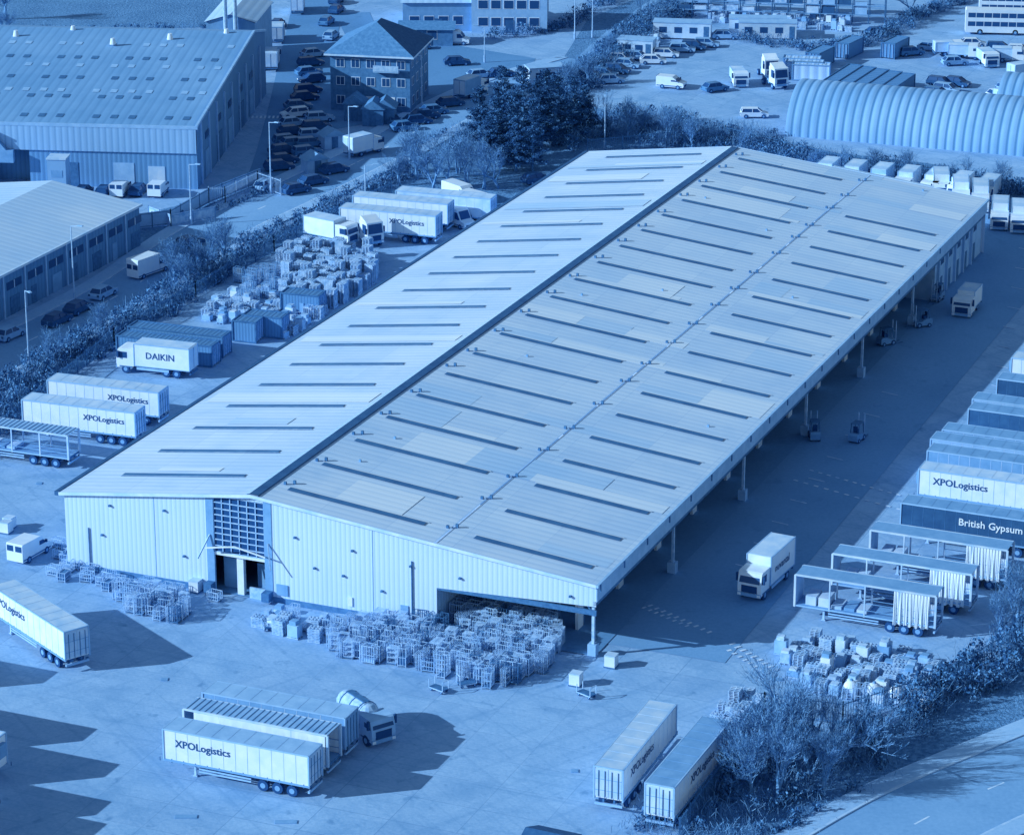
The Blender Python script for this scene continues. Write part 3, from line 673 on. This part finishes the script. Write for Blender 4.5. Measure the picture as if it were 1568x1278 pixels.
cluster('pallet_stacks',[(1080,1110),(1100,1140),(1165,1085),(1150,1060)],26,lambda:pallets(random.randint(3,10)),WA,1.0)
cluster('pallet_stacks',[(1085,20),(1090,35),(1300,50),(1300,30)],50,mixed,WA,1.2)
cluster('pallet_stacks',[(960,75),(1000,60),(1010,75),(970,90)],14,mixed,WA,1.4)
for x,y in ((882,1048),(936,1020),(420,962),(300,905),(10,815),(15,808)): 
    m=MB(); m.b(-.5,.5,-.5,.5,.1,1.1,'white'); m.b(-.55,.55,-.55,.55,0,.1,'dsteel'); m.b(-.52,.52,-.52,.52,1.1,1.2,'offw'); put('storage_bin',m,S(x,y),WA)
m=MB()
for y in (-.4,.4): m.beam((-.8,y,.3),(.8,y,.3),.08,'steel'); m.beam((-.8,y,.3),(-.8,y,1.2),.06,'steel'); m.beam((.8,y,.3),(.8,y,1.1),.06,'steel')
m.b(-.8,.8,-.4,.4,.3,.38,'dsteel'); m.beam((-.8,-.4,1.2),(-.8,.4,1.2),.06,'steel')
for x in (-.6,.6):
    for y in (-.35,.35): wheel(m,x,y,.14,.08)
tm=m.mesh('flat_trolley')
for x,y in ((672,1058),(898,1066),(410,962),(715,1050)): put('flat_trolley',tm,S(x,y),random.uniform(0,180))
for x,y in ((1303,1056),(1338,1060),(1372,1065)):
    m=MB(); m.sphere((0,0,.85),.72,'white',16); m.cyl((0,0,.1),.4,.2,2,'dsteel',12); m.cyl((0,0,1.62),.15,.15,2,'mid',8); put('spherical_tank',m,S(x,y+10))
for x,y,L in ((380,520,3),(408,512,5),(465,478,5)): put('skip_container',container('cont',L),S(x,y),WA+5)
m=MB()
for i in range(14):
    for y in (0,1.2,6,7.2): m.beam((i*2.8,y,0),(i*2.8,y,6),.12,'dsteel')
    for z in (1.6,3.2,4.8):
        for y in (0,1.2,6,7.2):
            if i<13: m.beam((i*2.8,y,z),(i*2.8+2.8,y,z),.12,'mid')
        if i<13:
            for y0 in (0,6):
                if random.random()<.7: m.b(i*2.8+.2,i*2.8+2.5,y0+.1,y0+1.1,z+.06,z+.06+random.uniform(.4,1.2),random.choice(('wood','offw','dark','midl')))
put('storage_rack',m,S(1035,28),WA+14)
m=MB(); m.b(-2.2,2.2,-1.6,1.6,0,2.4,'brick'); m.ext([(-2.5,2.4),(2.5,2.4),(0,3.4)],-1.9,1.9,'dtile'); m.b(-.5,.5,-1.64,-1.6,0,2,'dsteel'); put('gatehouse_hut',m,S(838,1332),65)
# ---------------------------------------------------------------- other buildings
FA=-5.4
def fac():
    p={k:MB() for k in ('roof','rooflights','walls','fascia','doors','ridge_vents')}
    L=130; D=47; D2=10; e,h=9,12.2
    p['roof'].poly([(-L,0,e),(0,0,e),(0,D,h),(-L,D,h)],'roof2'); p['roof'].poly([(-L,D,h),(0,D,h),(0,D+D2,h-2),(-L,D+D2,h-2)],'roof2')
    p['roof'].b(-L,.3,-.3,0,e-.3,e+.15,'midl'); p['roof'].beam((.1,0,e+.05),(.1,D,h+.05),.35,'midl'); p['roof'].beam((.1,D,h+.05),(.1,D+D2,h-2),.35,'midl')
    for r,(yy,st,k) in enumerate(((3,1,'rlight'),(12,1,'rlight'),(14.8,2,'translucent'),(21,1,'rlight'),(27,2,'translucent'),(31,1,'rlight'),(38,3,'translucent'))):
        for i in range(46):
            x=-1.5-i*2.6-(r%2)*1.2
            if i%(3+st)==2 or (i*7+r*3)%5==0 and k=='translucent': continue
            z=e+(h-e)*yy/D+.05; dz=(h-e)*1.5/D; p['rooflights'].poly([(x-1.0,yy,z),(x,yy,z),(x,yy+1.5,z+dz),(x-1.0,yy+1.5,z+dz)],'rlight' if k=='rlight' else 'midl')
    for i in range(14): p['ridge_vents'].cyl((-4-i*8,D-1-(i%3)*4,h+.1),.5,.9,2,'white',10,.3)
    p['fascia'].b(-L,0,-.25,0,5.2,e-.3,'clad2'); p['walls'].b(-24,0,0,.3,0,5.2,'cladm'); p['walls'].b(-L,-40,0,.3,0,5.2,'cladd'); p['walls'].b(-40,-24,3,3.2,0,5.2,'cladd')
    p['walls'].poly([(0,.3,0),(0,D+D2,0),(0,D+D2,h-2.1),(0,D,h-.1),(0,.3,e-.1)],'sidew')
    p['fascia'].ext([(-27,5.3),(-29,7.8),(-37,7.8),(-40,5.3),(-41,5.3),(-41,3.5),(-26,3.5),(-26,5.3)],-1.2,-.3,'mid')
    p['fascia'].ext([(-29,7.8),(-37,7.8),(-37,8.1),(-29,8.1)],-1.4,-.26,'dark')
    for x,w_,hh,k in ((-12,3,3.6,'midl'),(-7,2.4,3.2,'offw'),(-20,3,3.5,'dsteel'),(-35,5,4,'dsteel'),(-50,5,4,'mid'),(-60,5,4,'mid')): p['doors'].b(x,x+w_,-.06,-.01,0,hh,k)
    for y in range(6,50,9): p['doors'].b(.02,.1,y,y+4,0.1,4,'dsteel' if y%2 else 'mid'); p['doors'].b(.02,.08,y+.5,y+3.5,5.6,6.6,'glass')
    for y in range(3,56,6): p['walls'].b(0,.25,y,y+.3,0,e,'midl')
    return p
building('factory_building',S(303,290),FA,fac())
m=MB(); m.b(-1.3,1.3,-1.3,1.3,0,5.5,'clady'); m.b(-1.4,1.4,-1.4,1.4,5.5,5.7,'offw'); m.b(-.6,.6,-1.34,-1.3,.1,2.2,'dsteel'); m.b(-.8,.8,-1.34,-1.3,3,4,'mid'); put('dust_extraction_unit',m,S(92,300),FA)
p={'walls':MB(),'roof':MB(),'chimneys':MB()}
p['walls'].b(0,8,0,16,0,8.0,'mid'); p['roof'].poly([(-.3,-.3,8.1),(4,-.3,9.4),(4,16.3,9.4),(-.3,16.3,8.1)],'roof3'); p['roof'].poly([(4,-.3,9.4),(8.3,-.3,8.1),(8.3,16.3,8.1),(4,16.3,9.4)],'roof3')
p['walls'].poly([(0,0,8),(8,0,8),(4,0,9.35)],'mid')
for x in (3.4,5): p['chimneys'].cyl((x,-1,9),.35,6,2,'steel',10)
building('boiler_house_building',S(318,108),FA,p)
p={k:MB() for k in ('roof','walls','windows','doors','trim')}
e,h,L,D=5.8,7.6,80,13
p['roof'].poly([(.3,0,e),(-D,0,h),(-D,L,h),(.3,L,e)],'unitroof'); p['roof'].poly([(-D,0,h),(-2*D,0,e),(-2*D,L,e),(-D,L,h)],'unitroof')
p['walls'].poly([(0,0,0),(0,L,0),(0,L,e-.1),(0,0,e-.1)],'sidew'); p['walls'].poly([(0,L,0),(-2*D,L,0),(-2*D,L,e-.1),(-D,L,h-.1),(0,L,e-.1)],'cladm'); p['walls'].poly([(0,0,0),(-2*D,0,0),(-2*D,0,e-.1),(-D,0,h-.1),(0,0,e-.1)],'cladm')
p['trim'].b(.3,.55,0,L,e-.25,e+.05,'offw'); 
for y in range(2,78,5):
    p['windows'].b(0,.05,y,y+3.4,3.3,4.3,'glass'); p['windows'].b(.05,.09,y+1.6,y+1.75,3.3,4.3,'offw'); p['trim'].b(0,.15,y-1,y-.7,0,e-.2,'midl')
    p['doors'].b(0,.06,y+.6,y+1.8+(y%2),0,2.3,'dsteel' if y%3 else 'mid')
c0=S(204,383); building('industrial_unit_building',c0-U2*78,WA,p)
p={k:MB() for k in ('walls','roof','windows','roller_door')}
wd,dp,hh=12.6,13,9.0
p['walls'].b(0,wd,0,dp,0,hh,'brick'); ov=.8
A=[(-ov,-ov,hh),(wd+ov,-ov,hh),(wd+ov,dp+ov,hh),(-ov,dp+ov,hh)]; r1,r2=(wd/2,5.0,hh+4),(wd/2,dp-5,hh+4)
p['roof'].poly([A[0],A[1],r1],'tile'); p['roof'].poly([A[1],A[2],r2,r1],'dtile'); p['roof'].poly([A[2],A[3],r2],'dtile'); p['roof'].poly([A[3],A[0],r1,r2],'tile'); p['roof'].b(-ov,wd+ov,-ov,dp+ov,hh-.3,hh-.01,'offw')  # right and back slopes: shade painted in with the darker tile
for z in (1,4,6.8):
    for i in range(5):
        x=.9+i*2.4
        if z==1 and i in (2,3): continue
        p['windows'].b(x,x+1.4,-.06,0,z,z+1.4,'offw'); p['windows'].b(x+.12,x+.65,-.08,-.06,z+.1,z+1.3,'glass'); p['windows'].b(x+.75,x+1.28,-.08,-.06,z+.1,z+1.3,'glass')
    for i in range(4): y=1.2+i*3; p['windows'].b(wd,wd+.06,y,y+1.5,z,z+1.4,'offw'); p['windows'].b(wd+.06,wd+.08,y+.12,y+1.38,z+.1,z+1.3,'glass')
p['windows'].b(7,11,-.9,0,6.4,6.6,'midl'); p['windows'].b(7,11,-.95,-.85,6.6,7.5,'steel')
p['roller_door'].b(5.6,7.6,-.05,0,0,2.4,'white'); p['roller_door'].b(8.2,10.2,-.05,0,0,2.4,'white')
building('office_building',S(507,168),-11,p)
for x,y in ((545,182),(573,190),(590,188)):
    m=MB(); m.b(-1.6,1.6,-1.6,1.6,0,2.6,'brick'); m.ext([(-1.9,2.6),(1.9,2.6),(0,4.0)],-1.8,1.8,'tile'); m.b(-.5,.5,-1.64,-1.6,0,2,'dsteel'); put('brick_shed',m,S(x,y),-5)
for x,y in ((482,262),(508,225)):
    m=MB(); m.b(-1.6,1.6,-1.3,1.3,0,1.9,'midl'); m.ext([(-1.9,1.9),(1.9,1.9),(0,2.9)],-1.5,1.5,'mid'); m.b(-.5,.5,-1.34,-1.3,0,1.8,'dsteel'); put('garden_shed',m,S(x,y),25)
def simple(name,P,ang,L,D,H,ridge,wall,roof,rows=1,n=6):
    p={k:MB() for k in ('walls','roof','windows','doors')}
    p['walls'].b(0,L,0,D,0,H,wall); p['roof'].poly([(-.4,-.4,H),(L+.4,-.4,H),(L+.4,D/2,H+ridge),(-.4,D/2,H+ridge)],roof); p['roof'].poly([(-.4,D/2,H+ridge),(L+.4,D/2,H+ridge),(L+.4,D+.4,H),(-.4,D+.4,H)],roof)
    for x in (0,L): p['walls'].poly([(x,0,H),(x,D,H),(x,D/2,H+ridge-.05)],wall)
    for r in range(rows):
        for i in range(n): x=1.2+i*(L-2)/n; p['windows'].b(x,x+1.6,-.05,0,1.2+r*3,2.6+r*3,'glass'); p['windows'].b(x-.1,x+1.7,-.03,0,1.1+r*3,2.7+r*3,'white')
    p['doors'].b(L*.45,L*.45+1.4,-.07,-.05,0,2.2,'dark')
    building(name,P,ang,p)
simple('depot_building',S(722,50),-2,13,12,6.5,2,'midl','roof3',2,5)
simple('depot_building',S(617,48),0,12,16,5,2,'mid','roof3',1,4)
simple('storage_building',S(612,70),-3,9,5,2.8,1,'brick','tile',1,2)
def arch(L,Rw,H,k):
    m=MB(); n=28; P=[];F=[]; nx=20
    for i in range(nx+1):
        for j in range(n+1):
            a=math.pi*j/n; P.append((i*L/nx,Rw*(1-math.cos(a)),H*math.sin(a)))
    for i in range(nx):
        for j in range(n): o=i*(n+1)+j; F.append((o,o+n+1,o+n+2,o+1))
    m.add(P,F,k)
    e=MB(); e.poly([(.3,Rw*(1-math.cos(math.pi*j/n)),H*math.sin(math.pi*j/n)) for j in range(n+1)],'cladm'); e.b(.2,.29,Rw-2,Rw+2,0,4,'dsteel')
    return {'curved_roof':m,'end_wall':e}
for P_,a_ in ((S(1202,208),arch(75,8,6.8,'arch')),(S(1522,185),arch(50,7,6,'arch'))):
    em=building('arched_storage_shed',P_,WA+3,a_)
    for ch in em.children: ch.data.polygons.foreach_set('use_smooth',[True]*len(ch.data.polygons))
def fence(name,px,H=2.2,k='dsteel',solid=False):
    P=[S(*q) for q in px]; m=MB()
    for a,b in zip(P,P[1:]):
        L=(b-a).length; n=max(1,int(L/2.6)); d=(b-a).normalized()
        for i in range(n+1): q=a+d*(L*i/n); m.beam((q.x,q.y,0),(q.x,q.y,H+.1),.12,k)
        for z in (.3,H-.2): m.beam((a.x,a.y,z),(b.x,b.y,z),.07,k)
        if solid: m.poly([(a.x,a.y,.1),(b.x,b.y,.1),(b.x,b.y,H),(a.x,a.y,H)],solid)
        else:
            for i in range(int(L/.3)): q=a+d*(.3*i); m.beam((q.x,q.y,.1),(q.x,q.y,H),.05,k)
    put(name,m,(0,0,0),z=0)
fence('metal_fence',[(205,352),(262,345),(320,312),(400,280)],2.2,'dsteel','midl')
fence('palisade_fence',[(320,312),(345,312),(395,288),(430,300)],2.4,'steel')
fence('palisade_fence',[(0,668),(90,595),(175,528),(300,455),(420,385),(520,335),(600,300)],2.0,'dsteel')
fence('timber_fence',[(228,335),(262,348),(330,335)],1.8,'mid','wood')
fence('palisade_fence',[(900,235),(1110,215),(1300,262),(1560,300)],2.2,'dsteel')
fence('palisade_fence',[(1040,1290),(1120,1180),(1170,1095),(1290,1110),(1440,1060),(1568,985)],2.2,'dsteel')
# ---------------------------------------------------------------- vegetation
def quads(name,P,A,B,mats,mi,c=None):
    N=len(P); V=np.stack([P-A-B,P+A-B,P+A+B,P-A+B],1).reshape(-1,3)
    me=bpy.data.meshes.new(name); me.vertices.add(4*N); me.vertices.foreach_set('co',V.astype(np.float32).ravel())
    me.loops.add(4*N); me.loops.foreach_set('vertex_index',np.arange(4*N,dtype=np.int32)); me.polygons.add(N); me.polygons.foreach_set('loop_start',np.arange(0,4*N,4,dtype=np.int32))
    me.polygons.foreach_set('material_index',np.asarray(mi,dtype=np.int32))
    for k in mats: me.materials.append(M[k])
    me.update(calc_edges=True); return me
def rand_ab(N,s,asp=.6):
    a=rng.normal(size=(N,3)); a/=np.linalg.norm(a,axis=1)[:,None]; b=np.cross(a,rng.normal(size=(N,3))); b/=np.linalg.norm(b,axis=1)[:,None]
    sz=(s*rng.uniform(.5,1.4,N))[:,None]; return a*sz,b*sz*asp
def clumps(cs,per,flat=.8):
    out=[]
    for (x,y,z,r) in cs:
        n=int(per*r*r)+6; d=rng.normal(size=(n,3)); d/=np.linalg.norm(d,axis=1)[:,None]; rad=r*rng.uniform(.3,1.15,n)**.6
        q=d*rad[:,None]; q[:,2]*=flat; q+=np.array([x,y,z]); out.append(q)
    P=np.concatenate(out); P[:,2]=np.maximum(P[:,2],.05); return P
def polyline(px,step):
    P=sm([S(*q) for q in px],4); out=[]; acc=0
    for a,b in zip(P,P[1:]):
        L=(b-a).length; d=(b-a)/max(L,1e-6)
        while acc<L: out.append((a+d*acc,Vector((-d.y,d.x,0)))); acc+=step
        acc-=L
    return out
def hedge(name,px,wd,H,leaf=.12,per=75,dens=.8,mats=('leafd','leafm','leafl'),pr=(.3,.42,.28),bare=.4):
    cs=[];tw=[]
    for q,n in polyline(px,dens):
        for k in range(max(1,int(wd/2.0))):
            o=rng.uniform(-wd/2,wd/2); h=H*rng.uniform(.4,1.1)*(1-.3*abs(o)/(wd/2+.01)); r=rng.uniform(.4,1.1)*min(1.2,H*.4); c=q+n*o
            if rng.random()>bare: cs.append((c.x,c.y,max(h-r*.7,.4),r)); cs.append((c.x+rng.uniform(-.5,.5),c.y+rng.uniform(-.5,.5),h*.35,r))
            tw.append((c.x,c.y,h))
    P=clumps(cs,per); A,B=rand_ab(len(P),leaf); mi=rng.choice(3,len(P),p=pr)
    T=[];TA=[];TB=[];TM=[]
    for x,y,h in tw:
        n=int(12+90*bare)
        D=np.stack([rng.normal(0,.55,n),rng.normal(0,.55,n),np.ones(n)*.9],1); D/=np.linalg.norm(D,axis=1)[:,None]; l=h*rng.uniform(.2,.5,n); z0=rng.uniform(0,h*.75,n)
        C=np.stack([x+rng.normal(0,.8,n),y+rng.normal(0,.8,n),z0],1)+D*(l/2)[:,None]; a=np.cross(D,rng.normal(size=(n,3))); a/=np.linalg.norm(a,axis=1)[:,None]
        T.append(C);TA.append(a*rng.uniform(.008,.022,n)[:,None]);TB.append(D*(l/2)[:,None]);TM.append(3+(rng.random(n)<.45))
    P=np.concatenate([P]+T);A=np.concatenate([A]+TA);B=np.concatenate([B]+TB);mi=np.concatenate([mi]+TM)
    c=P.mean(0); c[2]=0; put(name,quads(name,P-c,A,B,list(mats)+['twig','twigd'],mi),c,z=0)
def bare_tree(H=8,seed=0,spread=.5,k=('bark','twig','twigd')):
    r=np.random.default_rng(seed); segs=[]
    def grow(p,d,L,rad,lv):
        q=p; n=3
        for i in range(n):
            d=d+r.normal(0,.1,3); d[2]+=.04; d/=np.linalg.norm(d); q2=q+d*L/n; segs.append((q,q2,rad*(1-.25*i/n),lv)); q=q2
            if lv<5 and (i>0 or lv>0):
                for _ in range(1 if lv<4 else (2 if i==1 else 1)):
                    nd=d+r.normal(0,spread*.85,3); nd[2]=abs(nd[2])*.9+.25; nd/=np.linalg.norm(nd); grow(q,nd,L*r.uniform(.58,.86),rad*.52,lv+1)
        if lv<5:
            nd=d+r.normal(0,.25,3); nd/=np.linalg.norm(nd); grow(q,nd,L*.78,rad*.6,lv+1)
    for s in range(2 if H<9 else 1): grow(np.array([s*.4-.4,0,0.]),np.array([r.normal(0,.2),r.normal(0,.2),1.]),H*.30,H*.018,0)
    P=[];A=[];B=[];mi=[]
    for a,b,rad,lv in segs:
        d=b-a; l=np.linalg.norm(d); u=d/l; s=np.cross(u,r.normal(size=3)); s/=np.linalg.norm(s); t=np.cross(u,s); rad=max(rad,.013); c=(a+b)/2
        if lv<3:
            for o,sv in ((t*rad,s),(-t*rad,s),(s*rad,t),(-s*rad,t)): P.append(c+o);A.append(sv*rad);B.append(d/2);mi.append(0 if r.random()<.3 else 1)
        else: P.append(c);A.append(s*rad);B.append(d/2);mi.append(1 if r.random()<.65 else 2)
    return quads('bare_tree',np.array(P),np.array(A),np.array(B),k,mi)
def pine(H=11,seed=0):
    r=np.random.default_rng(seed); cs=[]; P=[];A=[];B=[];mi=[]
    def st(a,b,rad):
        a=np.array(a,float);b=np.array(b,float);d=b-a;u=d/np.linalg.norm(d);s=np.cross(u,[.3,.5,.1]);s/=np.linalg.norm(s);t=np.cross(u,s)
        for o,sv in ((t*rad,s),(-t*rad,s),(s*rad,t),(-s*rad,t)): P.append((a+b)/2+o);A.append(sv*rad);B.append(d/2);mi.append(3)
    st((0,0,0),(0,0,H*.6),.2); st((0,0,H*.6),(.2,.1,H*.95),.1)
    z=H*.15
    while z<H:
        f=1-(z/H); R0=H*.28*(f**.7)+.3
        for k in range(5):
            a=r.uniform(0,6.28); l=R0*r.uniform(.55,1.2); x,y=math.cos(a)*l,math.sin(a)*l; st((0,0,z-.3),(x,y,z+.2),.05)
            for q in (.5,.8,1.0): cs.append((x*q+r.normal(0,.2),y*q+r.normal(0,.2),z+.35*q+r.normal(0,.15),r.uniform(.35,.65)*(1.1 if f>.3 else .7)))
        z+=H*.065
    Q=clumps(cs,150,.5); a,b=rand_ab(len(Q),.12,.4); m2=r.choice(3,len(Q),p=(.35,.4,.25))
    return quads('pine_tree',np.concatenate([P,Q]),np.concatenate([A,a]),np.concatenate([B,b]),('leafd','pinem','pinel','bark'),np.concatenate([mi,m2]))
BT=[bare_tree(8,1),bare_tree(6,2),bare_tree(10,3,.45),bare_tree(7,4,.6)]; PT=[pine(11,1),pine(9,2),pine(12,3)]
def tree(name,me,x,y,sc=1):
    o=put(name,me,S(x,y),random.uniform(0,360)); o.scale=(sc,sc,sc*random.uniform(.9,1.1))
for i,(x,y,s) in enumerate(((735,232,1),(760,245,1.05),(800,240,1.1),(825,225,1),(790,262,.9),(850,222,1),(875,215,.95),(895,205,.9),(770,215,1),(835,205,1),(750,255,.8),(815,262,.75))): tree('pine_tree',PT[i%3],x,y,s*.92)
for i,(x,y,s) in enumerate(((640,275,1.1),(665,290,1.2),(690,292,1.1),(715,285,1),(740,290,.9),(625,262,.8),(765,290,.8),(700,265,1),(610,285,.7),
    (305,425,1),(325,412,.9),(270,432,.8),(345,405,.8),(290,440,.9),(75,570,.6),(160,520,.6),(960,215,.9),(990,210,.9),(930,205,.8),(1020,222,.8),(1060,228,.7),(1100,222,.6),(1140,230,.6),
    (1170,1190,1.05),(1210,1180,1.1),(1240,1200,1),(1270,1170,1),(1150,1225,.9),(1190,1225,.9),(1300,1150,.8),(1225,1150,1),(1140,1190,.9),(1260,1215,.8),(1185,1160,1),(1255,1150,.9),(1555,960,.9),(1530,985,.7),
    (1240,262,.6),(1290,265,.6),(1340,268,.6),(1390,272,.6),(1430,280,.6),(1480,285,.6),(1530,290,.6),(900,130,.7),(930,85,.7),(980,40,.8),(870,140,.7),(10,30,1),(5,55,.8),(1400,25,.7),(1440,15,.7))): tree('bare_tree',BT[i%4],x,y,s)
hedge('hedge',[(-60,700),(0,640),(60,575),(160,520),(240,475),(300,430),(345,405)],6,2.8,bare=.42)
hedge('hedge',[(345,405),(420,360),(480,340),(520,310),(600,275),(640,262)],4.5,2.2,bare=.42)
hedge('hedge',[(1040,1290),(1100,1235),(1180,1190),(1290,1150)],8,2.4,bare=.65)
hedge('hedge',[(1290,1150),(1380,1115),(1460,1065),(1568,1000),(1640,960)],5,3.6,bare=.25)
hedge('hedge',[(1140,1290),(1200,1255),(1300,1200),(1360,1160)],3,1.5,bare=.5)
hedge('scrub_hedge',[(860,225),(940,205),(1040,225),(1110,222),(1200,240),(1300,258),(1420,275),(1568,300)],6,2.8,bare=.7)
hedge('scrub_hedge',[(850,150),(900,120),(960,70),(1010,30),(1090,-10)],7,3.0,bare=.5)
hedge('scrub_hedge',[(920,190),(1000,185),(1080,205),(1180,215)],7,2.6,bare=.78)
hedge('hedge',[(620,230),(700,200),(760,180),(850,150)],3,1.5,bare=.4)
hedge('hedge',[(740,60),(860,45),(900,20),(960,-10)],3,2.4,bare=.3)
hedge('hedge',[(210,350),(300,330),(400,296)],2,1.2,bare=.3)
hedge('hedge',[(1130,62),(1250,75),(1340,62),(1420,20),(1500,-10)],4,2.2,bare=.4)
hedge('hedge',[(0,52),(120,48),(260,48),(330,40)],2.5,1.6,bare=.3)
